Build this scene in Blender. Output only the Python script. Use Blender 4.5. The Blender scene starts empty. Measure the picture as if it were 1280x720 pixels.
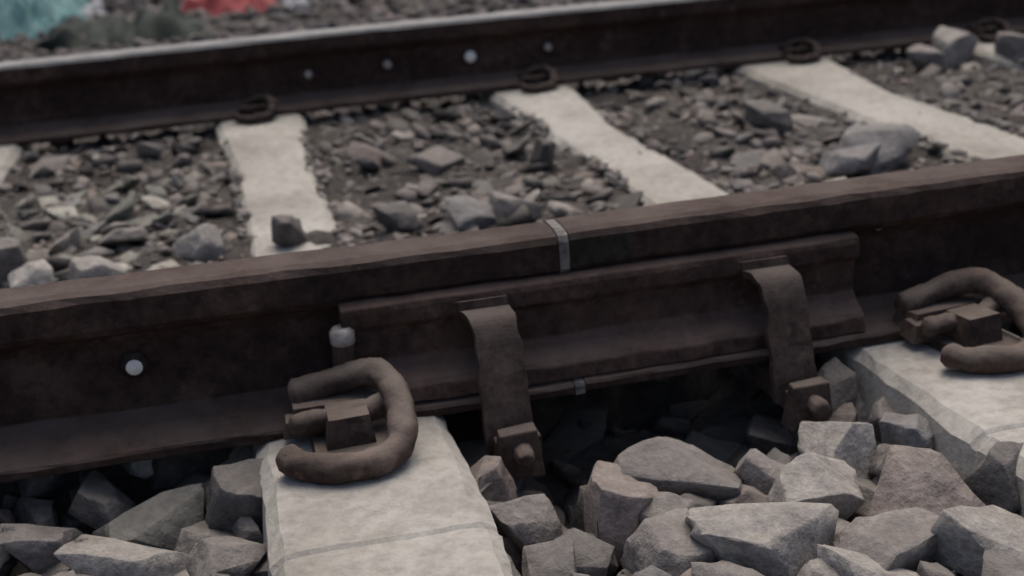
import bpy, bmesh, math, random
import numpy as np
from mathutils import Vector, Matrix, noise, Euler
random.seed(7)
scene=bpy.context.scene
scene.view_settings.view_transform='Standard'; scene.view_settings.look='None'; scene.view_settings.exposure=0
G=1.745; H=0.175; SP=0.634
CAM=(-0.0936,-1.3337,0.592); YAW,PIT,ROL,F=-0.2183,1.2279,-0.0652,1.6011

# ------------------------------------------------------------ materials
def newmat(name):
    m=bpy.data.materials.new(name); m.use_nodes=True
    nt=m.node_tree; b=nt.nodes['Principled BSDF']; return m,nt,b
def noise_n(nt,scale,detail=4,rough=.6,co=None):
    n=nt.nodes.new('ShaderNodeTexNoise'); n.inputs['Scale'].default_value=scale; n.inputs['Detail'].default_value=detail; n.inputs['Roughness'].default_value=rough
    if co is not None: nt.links.new(co,n.inputs['Vector'])
    return n
def ramp(nt,fac,stops):
    r=nt.nodes.new('ShaderNodeValToRGB'); e=r.color_ramp.elements
    while len(e)<len(stops): e.new(.5)
    for i,(p,c) in enumerate(stops):
        e[i].position=p; e[i].color=(*c,1)
    nt.links.new(fac,r.inputs[0]); return r
def mix(nt,fac,a,b,mode='MIX'):
    m=nt.nodes.new('ShaderNodeMix'); m.data_type='RGBA'; m.blend_type=mode
    if isinstance(fac,float): m.inputs[0].default_value=fac
    else: nt.links.new(fac,m.inputs[0])
    for i,v in ((6,a),(7,b)):
        if isinstance(v,tuple): m.inputs[i].default_value=(*v,1)
        else: nt.links.new(v,m.inputs[i])
    return m.outputs[2]
def bump(nt,b,hgt,dist=.002,strength=.8):
    n=nt.nodes.new('ShaderNodeBump'); n.inputs['Strength'].default_value=strength; n.inputs['Distance'].default_value=dist
    nt.links.new(hgt,n.inputs['Height']); nt.links.new(n.outputs[0],b.inputs['Normal'])
def geo(nt): return nt.nodes.new('ShaderNodeNewGeometry')
def upmask(nt,lo,hi):
    g=geo(nt); s=nt.nodes.new('ShaderNodeSeparateXYZ'); nt.links.new(g.outputs['Normal'],s.inputs[0])
    m=nt.nodes.new('ShaderNodeMapRange'); m.inputs[1].default_value=lo; m.inputs[2].default_value=hi
    nt.links.new(s.outputs[2],m.inputs[0]); return m.outputs[0]
def mul(nt,a,b):
    m=nt.nodes.new('ShaderNodeMath'); m.operation='MULTIPLY'
    for i,v in enumerate((a,b)):
        if isinstance(v,float): m.inputs[i].default_value=v
        else: nt.links.new(v,m.inputs[i])
    return m.outputs[0]

def rust_mat(name,dark,mid,light,dust,dustamt=.6):
    m,nt,b=newmat(name); co=geo(nt).outputs['Position']
    n1=noise_n(nt,9,6,.65,co); n2=noise_n(nt,60,5,.72,co); n3=noise_n(nt,6.0,5,.65,co)
    r=ramp(nt,n1.outputs[0],[(.32,dark),(.5,mid),(.68,light)])
    r2=ramp(nt,n2.outputs[0],[(.3,(.4,.4,.4)),(.7,(1.45,1.4,1.35))])
    c=mix(nt,.9,r.outputs[0],r2.outputs[0],'MULTIPLY')
    n4=noise_n(nt,17,5,.7,co); r4=ramp(nt,n4.outputs[0],[(.56,(0,0,0)),(.66,(.55,.55,.55))])
    c=mix(nt,r4.outputs[0],c,(light[0]*1.6,light[1]*1.6,light[2]*1.6))
    up=upmask(nt,.15,.85); dn=ramp(nt,n3.outputs[0],[(.35,(.25,)*3),(.6,(1,)*3)])
    c=mix(nt,mul(nt,mul(nt,up,dn.outputs[0]),dustamt),c,dust)
    nt.links.new(c,b.inputs['Base Color']); b.inputs['Roughness'].default_value=.88
    b.inputs['Specular IOR Level'].default_value=.15
    bump(nt,b,n2.outputs[0],.003,.9); return m
M_rail=rust_mat('rusty_rail',(.030,.021,.0185),(.047,.031,.027),(.068,.045,.039),(.118,.095,.086),.8)
M_plate=rust_mat('rusty_plate',(.045,.031,.027),(.072,.047,.041),(.10,.066,.056),(.135,.105,.094),.6)
M_clip=rust_mat('rusty_clip',(.045,.032,.027),(.080,.058,.050),(.12,.087,.074),(.18,.152,.135),.8)
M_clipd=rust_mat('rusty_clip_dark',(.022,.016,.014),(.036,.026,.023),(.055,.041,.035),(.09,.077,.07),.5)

m,nt,b=newmat('far_rail_worn_top'); co=geo(nt).outputs['Position']
n1=noise_n(nt,12,6,.6,co); r=ramp(nt,n1.outputs[0],[(.3,(.13,.13,.13)),(.7,(.28,.277,.272))])
nt.links.new(r.outputs[0],b.inputs['Base Color']); b.inputs['Roughness'].default_value=.65
M_worn=m

m,nt,b=newmat('weathered_concrete'); co=geo(nt).outputs['Position']
n1=noise_n(nt,6,6,.65,co); n2=noise_n(nt,55,6,.7,co); n3=noise_n(nt,2.2,3,.5,co); n4=noise_n(nt,11,5,.7,co)
r=ramp(nt,n1.outputs[0],[(.3,(.28,.266,.242)),(.5,(.38,.364,.335)),(.7,(.44,.424,.394))])
r2=ramp(nt,n2.outputs[0],[(.32,(.6,.585,.56)),(.58,(1.05,1.05,1.05))])
c=mix(nt,.65,r.outputs[0],r2.outputs[0],'MULTIPLY')
r3=ramp(nt,n3.outputs[0],[(.35,(.82,.80,.77)),(.6,(1.05,1.05,1.05))])
c=mix(nt,1.,c,r3.outputs[0],'MULTIPLY')
r4=ramp(nt,n4.outputs[0],[(.55,(0,0,0)),(.75,(.5,.5,.5))])
c=mix(nt,r4.outputs[0],c,(.19,.168,.15))
nt.links.new(c,b.inputs['Base Color']); b.inputs['Roughness'].default_value=.92
bump(nt,b,n2.outputs[0],.004,.8); M_conc=m

m,nt,b=newmat('crushed_stone'); co=geo(nt).outputs['Position']
at=nt.nodes.new('ShaderNodeAttribute'); at.attribute_name='rockcol'
n1=noise_n(nt,40,5,.65,co); n2=noise_n(nt,160,4,.75,co)
r1=ramp(nt,n1.outputs[0],[(.3,(.55,.54,.54)),(.7,(1.32,1.3,1.28))])
c=mix(nt,.9,at.outputs['Color'],r1.outputs[0],'MULTIPLY')
r2=ramp(nt,n2.outputs[0],[(.3,(.65,.65,.65)),(.7,(1.2,1.2,1.2))])
c=mix(nt,.6,c,r2.outputs[0],'MULTIPLY')
c=mix(nt,mul(nt,upmask(nt,.2,1.),.35),c,(.24,.222,.203))
nt.links.new(c,b.inputs['Base Color']); b.inputs['Roughness'].default_value=.92; b.inputs['Specular IOR Level'].default_value=.2
bump(nt,b,n1.outputs[0],.007,.9); M_rock=m

m,nt,b=newmat('track_dirt'); co=geo(nt).outputs['Position']
n1=noise_n(nt,3.3,6,.7,co); n2=noise_n(nt,55,6,.8,co)
r=ramp(nt,n1.outputs[0],[(.3,(.068,.060,.056)),(.5,(.114,.103,.096)),(.7,(.175,.162,.151))])
r2=ramp(nt,n2.outputs[0],[(.3,(.35,.35,.35)),(.7,(1.45,1.43,1.41))])
c=mix(nt,.85,r.outputs[0],r2.outputs[0],'MULTIPLY')
nt.links.new(c,b.inputs['Base Color']); b.inputs['Roughness'].default_value=.95; b.inputs['Specular IOR Level'].default_value=.15
bump(nt,b,n2.outputs[0],.015,1.); M_dirt=m

def simple(name,c1,c2,scale=20,rough=.7,metal=0.):
    m,nt,b=newmat(name); co=geo(nt).outputs['Position']
    n=noise_n(nt,scale,5,.6,co); r=ramp(nt,n.outputs[0],[(.35,c1),(.65,c2)])
    nt.links.new(r.outputs[0],b.inputs['Base Color']); b.inputs['Roughness'].default_value=rough; b.inputs['Metallic'].default_value=metal
    bump(nt,b,n.outputs[0],.002,.5); return m
M_bright=simple('bare_steel_bolt',(.7,.68,.65),(.9,.88,.85),90,.5)
M_dullbolt=simple('dull_bolt',(.22,.195,.18),(.42,.39,.36),90,.6)
M_post=simple('insulating_end_post',(.07,.064,.06),(.21,.197,.187),90,.85)
M_headpatch=rust_mat('greasy_rail_head',(.026,.023,.020),(.040,.036,.031),(.058,.053,.046),(.10,.088,.08),.5)
M_turq=simple('turquoise_cloth',(.05,.15,.16),(.15,.27,.28),9,.8)
M_red=simple('red_cloth',(.17,.02,.025),(.27,.035,.04),25,.8)
M_dkgreen=simple('dark_green_plastic',(.004,.010,.007),(.010,.020,.014),25,.8)
M_pale=simple('pale_plastic',(.16,.17,.19),(.26,.26,.28),25,.6)

# ------------------------------------------------------------ helpers
def obj_from(name,verts,faces,mat,smooth=False,parent=None):
    me=bpy.data.meshes.new(name); me.from_pydata([tuple(v) for v in verts],[],faces); me.update()
    for mm in (mat if isinstance(mat,list) else [mat]): me.materials.append(mm)
    if smooth:
        for p in me.polygons: p.use_smooth=True
    o=bpy.data.objects.new(name,me); scene.collection.objects.link(o)
    if parent: o.parent=parent
    return o
def empty(name,loc=(0,0,0)):
    o=bpy.data.objects.new(name,None); o.location=loc; scene.collection.objects.link(o); return o
def extrude(profile,xs,y0,zf=lambda x:0.,jit=0.):
    n=len(profile); V=[];Fc=[]
    for x in xs:
        for k,(y,z) in enumerate(profile):
            jj=(noise.noise(Vector((x*22,k*3.3,y0)))+.5*noise.noise(Vector((x*70,k*3.3,y0))))*jit; V.append((x,y0+y+jj,z+zf(x)+jj*.5))
    for i in range(len(xs)-1):
        for j in range(n):
            a=i*n+j;b_=i*n+(j+1)%n; Fc.append((a,b_,b_+n,a+n))
    Fc.append(tuple(range(n))[::-1]); Fc.append(tuple(range((len(xs)-1)*n,len(xs)*n)))
    return V,Fc
def fixn(o):
    bm=bmesh.new(); bm.from_mesh(o.data); bmesh.ops.recalc_face_normals(bm,faces=bm.faces); bm.to_mesh(o.data); bm.free()
def bevel(o,w=.002,seg=2,ang=35):
    md=o.modifiers.new('b','BEVEL'); md.width=w; md.segments=seg; md.limit_method='ANGLE'; md.angle_limit=math.radians(ang)
def catmull(P,n=8):
    P=[Vector(p) for p in P]; P=[2*P[0]-P[1]]+P+[2*P[-1]-P[-2]]; out=[]
    for i in range(1,len(P)-2):
        for k in range(n):
            t=k/n; a,b_,c,d=P[i-1:i+3]
            out.append(.5*((2*b_)+(c-a)*t+(2*a-5*b_+4*c-d)*t*t+(3*b_-a-3*c+d)*t**3))
    out.append(P[-2]); return out
def tube(path,r,seg=14,caps=True):
    V=[];Fc=[]; up=Vector((0,0,1)); prev=None
    if caps:
        d0=(path[0]-path[1]).normalized(); d1=(path[-1]-path[-2]).normalized()
        path=[path[0]+d0*r*.35]+list(path)+[path[-1]+d1*r*.35]
    for i,p in enumerate(path):
        t=(path[min(i+1,len(path)-1)]-path[max(i-1,0)]).normalized()
        if prev is None:
            a=t.cross(up); a=a if a.length>.1 else t.cross(Vector((0,1,0)))
        else: a=prev-t*prev.dot(t)
        a.normalize(); prev=a; b_=t.cross(a)
        rr=r*(.7 if caps and i in(0,len(path)-1) else 1)
        for k in range(seg):
            th=2*math.pi*k/seg; V.append(p+a*math.cos(th)*rr+b_*math.sin(th)*rr)
    n=len(path)
    for i in range(n-1):
        for k in range(seg):
            Fc.append((i*seg+k,i*seg+(k+1)%seg,(i+1)*seg+(k+1)%seg,(i+1)*seg+k))
    Fc.append(tuple(range(seg))[::-1]); Fc.append(tuple(range((n-1)*seg,n*seg)))
    return V,Fc
def merge(parts):
    V=[];Fc=[]
    for v,f in parts:
        o=len(V); V+=list(v); Fc+=[tuple(i+o for i in t) for t in f]
    return V,Fc
def boxp(x0,x1,y0,y1,z0,z1,taper=0):
    t=taper
    V=[(x0,y0,z0),(x1,y0,z0),(x1,y1,z0),(x0,y1,z0),(x0+t,y0+t,z1),(x1-t,y0+t,z1),(x1-t,y1-t,z1),(x0+t,y1-t,z1)]
    return V,[(3,2,1,0),(4,5,6,7),(0,1,5,4),(1,2,6,5),(2,3,7,6),(3,0,4,7)]
def cyl(p0,p1,r,seg=16):
    a,b_=Vector(p0),Vector(p1)
    return tube([a,a.lerp(b_,.5),b_],r,seg)

# ------------------------------------------------------------ rails
half=[(.0,H),(.022,H),(.031,H-.003),(.0355,H-.010),(.036,H-.040),(.030,H-.048),(.014,H-.056),(.009,H-.066),(.0085,.055),(.012,.034),(.028,.024),(.073,.012),(.075,.009),(.075,0)]
prof=[(-y,z) for y,z in half]+[(y,z) for y,z in reversed(half[1:])]
XJ=.256; GAP=.006
def dip(x): return -.004*math.exp(-((x-XJ)/.5)**2)
near=empty('railway_rail')
for nm,xs in (('rail_left_of_joint',list(np.linspace(-14,-2,7))+list(np.linspace(-1.8,XJ-GAP,90))),('rail_right_of_joint',list(np.linspace(XJ+GAP,2.4,90))+list(np.linspace(3,24,8)))):
    v,f=extrude(prof,xs,0,dip if 'left' in nm else (lambda x:dip(x)+.002),.0026); o=obj_from(nm,v,f,[M_rail,M_headpatch],False,near); fixn(o)
    if 'right' in nm:
        for p in o.data.polygons:
            if p.center.x<XJ+.075 and p.center.z>H-.045 and p.normal.z<.5: p.material_index=1
    bevel(o,.0015,2,50)
v,f=extrude([(y*1.012,z*1.006) for y,z in prof],[XJ-GAP+.0005,XJ+GAP-.0005],0,dip,.002); o=obj_from('end_post',v,f,M_post,False,near); fixn(o)
for i,(x,y,z,r_,mt) in enumerate([(-.216,-.018,.082,.0105,M_bright),(.648,-.016,.126,.009,M_dullbolt)]):
    v,f=merge([cyl((x,0,z),(x,y,z),r_,12)]); obj_from('bolt_end_%d'%i,v,f,mt,True,near)
    v,f=cyl((x,0,z),(x,y*.8,z),r_*1.5,6); obj_from('nut_%d'%i,v,f,M_clipd,False,near)
v,f=merge([cyl((.0,-.046,.018),(.003,-.044,.085),.0125,14),cyl((-.002,-.046,.018),(-.001,-.046,.05),.017,6)]); o=obj_from('stud',v,f,M_clip,False,near)
v,f=cyl((.003,-.044,.086),(.003,-.044,.099),.0135,14); obj_from('stud_cap',v,f,M_dullbolt,True,near)

far=empty('railway_rail.001')
v,f=extrude(prof,list(np.linspace(-14,-3,8))+list(np.linspace(-2.5,4,120))+list(np.linspace(5,24,10)),G,lambda x:-.010*max(0,min(1,(.2-x)/1.2)),.003); o=obj_from('rail',v,f,[M_rail,M_worn],False,far); fixn(o)
for p in o.data.polygons:
    if p.normal.z>.25 and p.center.z>H-.03: p.material_index=1
for i,(x,z,r_,mt) in enumerate([(.126,.078,.0095,M_dullbolt),(.315,.082,.0105,M_dullbolt),(.518,.081,.014,M_bright),(.714,.085,.0095,M_dullbolt)]):
    v,f=cyl((x,G,z),(x,G-.026,z),r_,14); o=obj_from('bolt_end_%d'%i,v,f,mt,False,far)
    v,f=cyl((x,G,z),(x,G-.016,z),r_*1.5,6); o=obj_from('nut_%d'%i,v,f,M_clipd,False,far)

# fishplate
def plate(name,sgn,x0,x1,parent):
    pr=[(-.013,.131),(-.033,.1295),(-.047,.127),(-.0495,.120),(-.049,.104),(-.040,.096),(-.038,.060),(-.046,.050),(-.062,.040),(-.068,.034),(-.0695,.0165),(-.030,.027),(-.013,.040)]
    v,f=extrude([(y*sgn,z) for y,z in pr],list(np.linspace(x0,x1,60)),0,dip,.0026); o=obj_from(name,v,f,M_plate,False,parent); fixn(o); bevel(o,.002,2,30); return o
fp=empty('rail_joint_fishplate')
plate('outer_plate',1,.003,.607,fp)
plate('inner_plate',-1,.003,.607,fp)

# clamps
def clamp(name,x,w=.052,lean=.022,drop=0.):
    e=empty(name,(x,0,0))
    path=[(-.048,.105),(-.060,.106),(-.073,.098),(-.083,.078),(-.090,.048),(-.096,.012),(-.102,-.020),(-.104,-.042)]
    P=catmull([(0,a,b_-drop) for a,b_ in path],5); V=[];Fc=[]; t=.010
    for i,p in enumerate(P):
        d=(P[min(i+1,len(P)-1)]-P[max(i-1,0)]).normalized(); n=Vector((0,d.z,-d.y))*t
        if n.y<0: n=-n
        s=i/(len(P)-1); lx=lean*s+.004*math.sin(s*5)
        ww=w/2*(1.08-.16*math.sin(s*math.pi)); e1=noise.noise(Vector((s*9,x*10,1)))*.003; e2=noise.noise(Vector((s*9,x*10,5)))*.003
        for q in ((lx-ww+e1,p),(lx+ww+e2,p),(lx+ww+e2,p+n),(lx-ww+e1,p+n)): V.append((q[0],q[1].y,q[1].z))
    n_=len(P)
    for i in range(n_-1):
        for j in range(4):
            Fc.append((i*4+j,i*4+(j+1)%4,(i+1)*4+(j+1)%4,(i+1)*4+j))
    Fc+= [(3,2,1,0),tuple((n_-1)*4+k for k in range(4))]
    o=obj_from('strap',V,Fc,M_clip,False,e); fixn(o); bevel(o,.0025,2,40)
    v,f=merge([boxp(lean-.026,lean+.026,-.118,.105,-.052,-.026,.003),boxp(lean-.028,lean+.024,-.132,-.106,-.066,-.012,.005),cyl((lean,-.146,-.036),(lean,-.12,-.036),.012,8)])
    v=[Vector(q)+noise.noise_vector(Vector(q)*50+Vector((x*9,0,0)))*.004 for q in v]
    o=obj_from('foot_block',v,f,M_clip,False,e); fixn(o); bevel(o,.003,2,30)
    return e
clamp('rail_joint_clamp',.153,.054,.020); clamp('rail_joint_clamp.001',.482,.054,.030,.0)

# ------------------------------------------------------------ elastic clips
def clip_mesh(name,mat,lump,seed=0):
    P=catmull([(-.056,-.056,.040),(-.025,-.058,.046),(.012,-.064,.056),(.036,-.084,.061),(.046,-.115,.052),(.048,-.15,.036),(.041,-.180,.020),(.012,-.197,.013),(-.025,-.197,.012),(-.058,-.183,.014),(-.074,-.166,.018)],8)
    a=tube(P,.0155,20)
    a2=tube(catmull([(-.062,-.112,.030),(-.02,-.112,.030),(.02,-.112,.032),(.045,-.105,.044)],8),.0125,16)
    b1=boxp(-.036,.022,-.150,-.092,-.01,.042,.007)
    b2=boxp(-.050,.042,-.172,-.084,-.012,.010,.004)
    b3=boxp(-.066,.048,-.092,-.046,.010,.036,.005)
    b4=boxp(-.074,-.008,-.104,-.074,.008,.028,.004)
    v,f=merge([a,a2,b1,b2,b3,b4]); me=bpy.data.meshes.new(name); so=Vector((seed,0,0))
    v=[Vector(q)+noise.noise_vector(Vector(q)*32+so)*lump+noise.noise_vector(Vector(q)*120+so)*lump*.45 for q in v]
    me.from_pydata([tuple(q) for q in v],[],f); me.materials.append(mat)
    bm=bmesh.new(); bm.from_mesh(me); bmesh.ops.recalc_face_normals(bm,faces=bm.faces); bm.to_mesh(me); bm.free()
    k=len(a[1])+len(a2[1])
    for i,p in enumerate(me.polygons): p.use_smooth=i<k
    return me
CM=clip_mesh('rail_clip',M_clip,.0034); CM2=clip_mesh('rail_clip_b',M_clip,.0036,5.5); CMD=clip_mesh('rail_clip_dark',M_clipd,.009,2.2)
def clip(x,y,flip=False,rz=0.,sc=1.,me=None):
    o=bpy.data.objects.new('rail_clip',me or CM); o.location=(x,y,0); o.rotation_euler=(0,0,(math.pi if flip else 0)+rz); o.scale=(sc,)*3; scene.collection.objects.link(o)
    md=o.modifiers.new('b','BEVEL'); md.width=.002; md.segments=2; md.limit_method='ANGLE'; md.angle_limit=math.radians(50)
    return o

# ------------------------------------------------------------ sleepers
def sshift(k,y):
    if k==1: return .055-.022*y
    if k==2: return .045
    return 0.
def swid(k): return {2:1.22}.get(k,1.)
def sleeper(k,seed):
    x0=k*SP
    ys=sorted(list(np.linspace(-.52,G+.52,130))+[-.327,-.322,-.316,-.311]); V=[];Fc=[]
    fr=[-1,-.8,-.55,-.28,0,.28,.55,.8,1]
    for y in ys:
        x=x0+sshift(k,y)
        d=min(abs(y),abs(y-G)); inmid=0<y<G
        s=1-min(1,max(0,(d-.10)/.35)) if inmid else 1
        top=-.002-(1-s)*.018
        if -.3235<y<-.3145: top-=.003
        w=(.074+.025*s)*swid(k); wb=w+.028
        j=lambda a:(noise.noise(Vector((x0*7+a,y*14,a*3.1+seed)))*.005+noise.noise(Vector((x0*7+a,y*60,a*3.1+seed)))*.004)
        row=[(x-wb,y,-.23),(x-w-.004+j(1),y,top-.013+j(9)*.4)]
        for q,t in enumerate(fr):
            xx=x+t*(w-.009)+(j(2+q)*.8 if abs(t)==1 else 0)
            row.append((xx,y,top+noise.noise(Vector((xx*9,y*9,seed)))*.0025+noise.noise(Vector((xx*45,y*45,seed)))*.0016-(.0015 if abs(t)==1 else 0)))
        row+=[(x+w+.004+j(4),y,top-.013+j(8)*.4),(x+wb,y,-.23)]
        V+=row; n=len(row)
    for i in range(len(ys)-1):
        for q in range(n):
            Fc.append((i*n+q,i*n+(q+1)%n,(i+1)*n+(q+1)%n,(i+1)*n+q))
    Fc.append(tuple(range(n))); Fc.append(tuple(range((len(ys)-1)*n,len(ys)*n))[::-1])
    o=obj_from('concrete_sleeper',V,Fc,M_conc); fixn(o); return o
CX={(1,0):.705,(1,1):.672,(2,1):1.36}
for k in range(-6,14):
    sleeper(k,k+6)
    if -4<k<7:
        for j,yy in enumerate((0,G)):
            cx=CX.get((k,j),k*SP+sshift(k,yy))
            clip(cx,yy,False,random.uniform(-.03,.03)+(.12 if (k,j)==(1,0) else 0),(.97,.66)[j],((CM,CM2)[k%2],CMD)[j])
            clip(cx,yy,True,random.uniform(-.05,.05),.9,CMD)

# ------------------------------------------------------------ ground sheet
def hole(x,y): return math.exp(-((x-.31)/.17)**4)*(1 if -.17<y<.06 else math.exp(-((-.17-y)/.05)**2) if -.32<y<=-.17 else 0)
def gz(x,y):
    n=noise.noise(Vector((x*2.3,y*2.3,0)))*.02+noise.noise(Vector((x*9,y*9,3)))*.010
    if y<0: z=-.090-.05*min(1,max(0,(-y-.45)/1.2))
    elif y<G:
        z=-.036; n=noise.noise(Vector((x*2.3,y*2.3,0)))*.016+noise.noise(Vector((x*11,y*11,3)))*.014
    else: z=-.06-.06*min(1,max(0,(y-G-.3)/1.0))
    z-=.085*hole(x,y)
    if abs(x)>30 or abs(y)>30: n=0
    return z+n
def fine(x,y):
    if abs(x)>8 or abs(y)>8: return 0
    a=noise.noise(Vector((x*28,y*28,9)))
    return a*.008+abs(noise.noise(Vector((x*60,y*60,5))))*.008
xs=[-300,-80,-20,-8,-4,-2.5]+list(np.arange(-1.6,3.2,.02))+[3.4,3.8,4.5,5.5,7,10,20,60,300]
ys=[-300,-60,-12,-5,-2.5,-1.6]+list(np.arange(-1.2,2.0,.02))+list(np.arange(2.0,7,.08))+[8,12,30,90,400]
V=[(x,y,gz(x,y)+fine(x,y)) for y in ys for x in xs]; nx=len(xs)
Fc=[(j*nx+i,j*nx+i+1,(j+1)*nx+i+1,(j+1)*nx+i) for j in range(len(ys)-1) for i in range(nx-1)]
obj_from('ground',V,Fc,M_dirt,True)

# ------------------------------------------------------------ ballast
def rockvar(seed,cuts=9,bev=.05,lo=.55,hi=.98):
    rs=random.Random(seed); bm=bmesh.new(); bmesh.ops.create_cube(bm,size=2)
    for v in bm.verts: v.co=v.co+Vector((rs.uniform(-.3,.3),rs.uniform(-.3,.3),rs.uniform(-.3,.3)))
    for _ in range(cuts):
        d=Vector((rs.gauss(0,1),rs.gauss(0,1),rs.gauss(0,1))).normalized()
        g=bm.verts[:]+bm.edges[:]+bm.faces[:]
        r=bmesh.ops.bisect_plane(bm,geom=g,plane_co=d*rs.uniform(lo,hi),plane_no=d,clear_outer=True)
        ed=[e for e in r['geom_cut'] if isinstance(e,bmesh.types.BMEdge)]
        if len(ed)>2:
            try: bmesh.ops.contextual_create(bm,geom=ed)
            except Exception: pass
    bmesh.ops.remove_doubles(bm,verts=bm.verts,dist=.06)
    if bev>0:
        bmesh.ops.bevel(bm,geom=bm.edges[:],offset=bev,segments=1,affect='EDGES',clamp_overlap=True)
    bmesh.ops.triangulate(bm,faces=bm.faces)
    if bev>.021:
        bmesh.ops.subdivide_edges(bm,edges=[e for e in bm.edges if e.calc_length()>.30],cuts=2,use_grid_fill=True)
        for v in bm.verts: v.co+=noise.noise_vector(v.co*1.7+Vector((seed,0,0)))*.10+noise.noise_vector(v.co*5+Vector((seed,0,0)))*.06
        bmesh.ops.triangulate(bm,faces=bm.faces)
    bmesh.ops.recalc_face_normals(bm,faces=bm.faces)
    V=np.array([v.co[:] for v in bm.verts]); Fc=np.array([[v.index for v in f.verts] for f in bm.faces]); bm.free()
    c=(V.max(0)+V.min(0))/2; V=(V-c)/(V.max(0)-V.min(0))*2
    return V,Fc
LOW=[rockvar(i,7,0) for i in range(24)]
HI=[rockvar(100+i,6,.03) for i in range(24)]
PAL=np.array([(.178,.165,.160),(.215,.198,.189),(.235,.198,.183),(.32,.303,.285),(.12,.113,.111),(.075,.070,.068),(.155,.156,.144),(.19,.188,.193),(.40,.382,.358)])
def eul(a,b_,c): return np.array(Euler((a,b_,c)).to_matrix())
class Pile:
    def __init__(s): s.V=[];s.F=[];s.C=[];s.n=0
    def add(s,var,loc,size,rot,col):
        V,Fc=var; W=(V*(np.array(size)/2))@eul(*rot).T+np.array(loc)
        s.V.append(W); s.F.append(Fc+s.n); s.n+=len(V); s.C.append(np.tile(np.append(col,1.),(len(V),1)))
    def build(s,name):
        V=np.vstack(s.V).astype(np.float32);Fc=np.vstack(s.F).astype(np.int32);C=np.vstack(s.C).astype(np.float32)
        me=bpy.data.meshes.new(name); me.vertices.add(len(V)); me.vertices.foreach_set('co',V.ravel())
        me.loops.add(Fc.size); me.loops.foreach_set('vertex_index',Fc.ravel())
        me.polygons.add(len(Fc)); me.polygons.foreach_set('loop_start',np.arange(0,Fc.size,3,dtype=np.int32))
        me.update(calc_edges=True)
        a=me.color_attributes.new('rockcol','FLOAT_COLOR','POINT'); a.data.foreach_set('color',C.ravel())
        me.materials.append(M_rock); o=bpy.data.objects.new(name,me); scene.collection.objects.link(o); return o
pile=Pile()
HERO=[(.311,-.235,-.045,.135,.085,.080,-.3,.25,0),(.395,-.255,-.055,.07,.07,.075,.6,.2,1),(.490,-.235,-.048,.085,.065,.080,.5,-.3,3),(.425,-.315,-.035,.10,.06,.05,.1,.3,3),
(.226,-.280,-.045,.070,.07,.085,.9,.2,2),(.335,-.395,-.035,.13,.06,.06,-.1,.15,3),(.44,-.42,-.040,.11,.07,.05,.3,.1,1),(.510,-.372,-.035,.10,.08,.07,-.5,.2,2),(.600,-.365,-.04,.075,.06,.07,.2,.4,4),
(.141,-.262,-.055,.065,.05,.05,.4,.3,1),(.175,-.330,-.055,.06,.06,.05,1.2,.1,4),(-.126,-.130,-.050,.07,.06,.085,.3,.1,4),(-.235,-.190,-.055,.12,.055,.05,-.25,.05,3),(-.324,-.118,-.055,.08,.05,.045,.3,.2,1),
(.572,-.235,-.035,.06,.05,.05,.8,-.2,7),(-.215,-.115,-.060,.11,.06,.05,.1,.2,6),(-.15,-.235,-.050,.08,.06,.06,.5,.1,0),(.25,-.375,-.045,.065,.07,.06,.2,.3,1),(.53,-.46,-.04,.10,.08,.06,.2,.2,3),
(-.150,.713,-.004,.075,.05,.05,.2,.2,3),(-.01,.690,.004,.07,.045,.055,.8,.2,4),(.502,.985,.004,.045,.038,.058,.4,.2,5),(.999,1.075,.0,.09,.07,.06,.4,.2,4),(1.081,.80,-.008,.17,.13,.065,.3,.0,7),(1.0,.72,-.008,.12,.09,.05,.9,.0,7),
(-.30,.62,-.006,.08,.06,.05,.3,.1,3),(-.40,.60,-.006,.06,.06,.06,.3,.1,8),(1.744,1.595,.0,.12,.09,.09,.3,.1,3),(1.85,1.48,.0,.10,.10,.08,.9,.1,0),(1.62,1.5,-.005,.09,.09,.06,.9,.1,1),(-.47,.75,.0,.09,.07,.06,.1,.1,0),
(.30,.72,-.012,.10,.07,.035,.5,.2,7),(.38,.74,-.014,.10,.08,.035,1.5,.1,1),(.17,.70,-.008,.06,.05,.05,.5,.2,4)]
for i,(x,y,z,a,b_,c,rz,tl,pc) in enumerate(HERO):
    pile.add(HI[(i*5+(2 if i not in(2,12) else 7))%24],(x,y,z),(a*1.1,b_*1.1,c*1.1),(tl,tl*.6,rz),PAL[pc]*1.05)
def insleeper(x,y,m=0.):
    k=round(x/SP)
    return any(abs(x-q*SP-sshift(q,y))<.088*swid(q)+m for q in (k-1,k,k+1))
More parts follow.
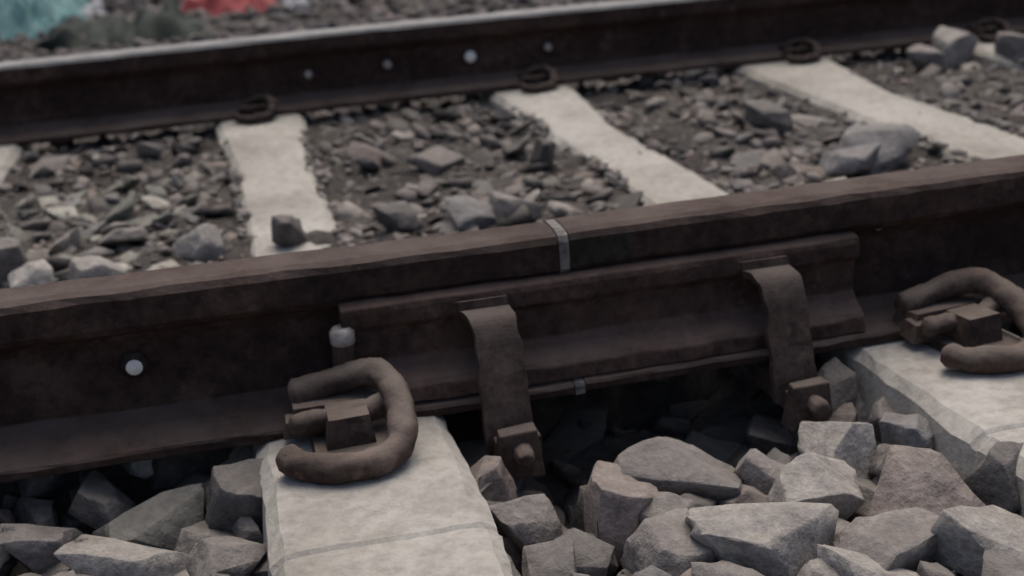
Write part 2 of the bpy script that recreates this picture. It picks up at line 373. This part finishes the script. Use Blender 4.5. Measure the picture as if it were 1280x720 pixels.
def scatter(x0,x1,y0,y1,step,smin,smax,lift,seed,layers=1,tint=(1,1,1),var=None,prob=1.,flat=(.55,.9),mask=None,pw=(5,5,3,2,3,2,2,3,1)):
    r=random.Random(seed)
    for L in range(layers):
        y=y0
        while y<y1:
            x=x0
            while x<x1:
                px=x+r.uniform(-.5,.5)*step; py=y+r.uniform(-.5,.5)*step; x+=step
                if r.random()>prob: continue
                if mask and r.random()>mask(px,py): continue
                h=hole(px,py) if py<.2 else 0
                if L>0 and h>.45: continue
                s=smin+(smax-smin)*r.random()**1.6
                base=gz(px,py)+L*lift+r.uniform(-.25,.3)*s
                if L>0 or s>.02:
                    if any((px-q[0])**2+(py-q[1])**2<(q[3]*.42)**2 for q in HERO): continue
                if -.55<py<G+.55 and insleeper(px,py,s*.3):
                    if base+s*.5>-.010 or insleeper(px,py,-.02): continue
                if (abs(py)<.10 or abs(py-G)<.10) and base+s*.45>-.004: base=-.01-s*.5
                v=(var or LOW)[r.randrange(24)]
                c=PAL[r.choices(range(9),pw)[0]]*np.array(tint)*r.uniform(.7,1.2)*(1-.6*h)  # stones in the hollow under the joint get shade painted into their colour
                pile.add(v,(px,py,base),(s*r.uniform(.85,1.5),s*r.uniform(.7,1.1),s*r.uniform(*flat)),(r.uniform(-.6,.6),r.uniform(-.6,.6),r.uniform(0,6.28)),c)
            y+=step
scatter(-1.2,1.5,-1.0,.1,.050,.035,.085,.030,11,2,(.92,.92,.92),HI)
scatter(-1.2,1.5,-1.0,.1,.05,.010,.024,.03,12,1,(.75,.73,.72))
# between the rails
clump=lambda x,y: .35+.65*max(0,min(1,.5+2.2*noise.noise(Vector((x*3.1,y*3.1,7)))))
scatter(-1.3,2.6,.08,G-.06,.038,.020,.055,.02,13,1,(.88,.85,.83),None,1.,(.20,.45),clump)
scatter(-1.3,2.6,.08,G-.06,.10,.05,.095,.03,14,1,(.93,.90,.88),HI,.5,(.22,.5),clump,(3,3,2,4,4,3,2,3,2))
scatter(-1.3,2.6,.08,G-.06,.022,.006,.020,.03,15,1,(.90,.86,.83),None,.85,(.25,.7))
scatter(-1.0,-.12,.1,1.3,.055,.03,.07,.02,18,1,(1.12,1.15,1.06),HI,.6,(.30,.6),None,(2,2,0,5,1,0,4,2,3))
# chips and dirt spilled over the sleeper edges
r=random.Random(40)
for k in range(-2,5):
    for _ in range(260):
        y=r.uniform(.10,G-.16); side=r.choice((-1,1)); gate=noise.noise(Vector((k*3.3+side,y*4,2)))
        if gate<.0: continue
        off=.076*swid(k)-abs(r.gauss(0,.008))*(1+1.5*gate)+.010
        s=r.uniform(.006,.020); x=k*SP+sshift(k,y)+side*off
        pile.add(LOW[r.randrange(24)],(x,y,-.017+s*.12),(s*1.3,s,s*.55),(r.uniform(-.3,.3),r.uniform(-.3,.3),r.uniform(0,6.28)),PAL[r.choice((0,1,2,1,6))]*r.uniform(.7,1.2))
# beyond far rail
scatter(-1.8,4.2,G-.05,3.2,.045,.02,.05,.03,16,1,(.55,.54,.58))
scatter(-2.2,5,3.2,7.2,.075,.03,.065,.03,17,1,(.54,.53,.57))
pile.build('ballast_stones')

# ------------------------------------------------------------ litter beyond the track
def sheet(name,cx,cy,wx,wy,hgt,mat,seed,freq=6,rot=0.):
    n=50; V=[];Fc=[]
    for j in range(n):
        for i in range(n):
            u=i/(n-1)*2-1; v_=j/(n-1)*2-1; r_=max(abs(u),abs(v_))
            x=u*wx/2*(1+.35*noise.noise(Vector((u*2,v_*2,seed)))); y=v_*wy/2*(1+.35*noise.noise(Vector((u*2,v_*2,seed+9))))
            z=(abs(noise.noise(Vector((x*freq,y*freq*.4,seed))))*1.3+.3+.5*noise.noise(Vector((x*freq*2.3,y*freq*1.3,seed+3))))*hgt*(1-r_**4)-.03*r_
            c,s=math.cos(rot),math.sin(rot); X=cx+x*c-y*s; Y=cy+x*s+y*c
            V.append((X,Y,gz(X,Y)+.015+z))
    Fc=[(j*n+i,j*n+i+1,(j+1)*n+i+1,(j+1)*n+i) for j in range(n-1) for i in range(n-1)]
    return obj_from(name,V,Fc,mat,True)
sheet('turquoise_cloth',-1.02,5.15,.80,1.2,.20,M_turq,3,14)
sheet('plastic_bag',-.41,4.30,.66,.6,.13,M_dkgreen,5,6)
sheet('red_cloth',.03,4.95,.50,.5,.12,M_red,8,8)
sheet('plastic_scrap',.32,4.75,.14,.3,.06,M_pale,12,10)
sheet('plastic_scrap.001',-.62,5.3,.2,.4,.06,M_pale,14,10)

# ------------------------------------------------------------ world + light
w=bpy.data.worlds.new('World'); scene.world=w; w.use_nodes=True; nt=w.node_tree
sky=nt.nodes.new('ShaderNodeTexSky'); sky.sky_type='NISHITA'; sky.sun_disc=False
sky.sun_elevation=math.radians(68); sky.sun_rotation=math.radians(20); sky.dust_density=7; sky.air_density=1.0
nt.links.new(sky.outputs[0],nt.nodes['Background'].inputs[0]); nt.nodes['Background'].inputs[1].default_value=.125
L=bpy.data.lights.new('sun','SUN'); L.energy=1.4; L.angle=math.radians(50); L.color=(1,.95,.86)
lo=bpy.data.objects.new('sun',L); scene.collection.objects.link(lo)
el,az=math.radians(68),math.radians(20)
dv=Vector((math.sin(az)*math.cos(el),math.cos(az)*math.cos(el),math.sin(el)))
lo.rotation_euler=dv.to_track_quat('Z','Y').to_euler()

# ------------------------------------------------------------ camera
cd=bpy.data.cameras.new('camera'); co_=bpy.data.objects.new('camera',cd); scene.collection.objects.link(co_); scene.camera=co_
Rm=Matrix.Rotation(YAW,3,'Z')@Matrix.Rotation(PIT,3,'X')@Matrix.Rotation(ROL,3,'Z')
co_.matrix_world=Matrix.Translation(Vector(CAM))@Rm.to_4x4()
cd.sensor_width=36; cd.lens=F*1000/1280*36; cd.clip_start=.05; cd.clip_end=1000
cd.dof.use_dof=True; cd.dof.focus_distance=1.12; cd.dof.aperture_fstop=5.6
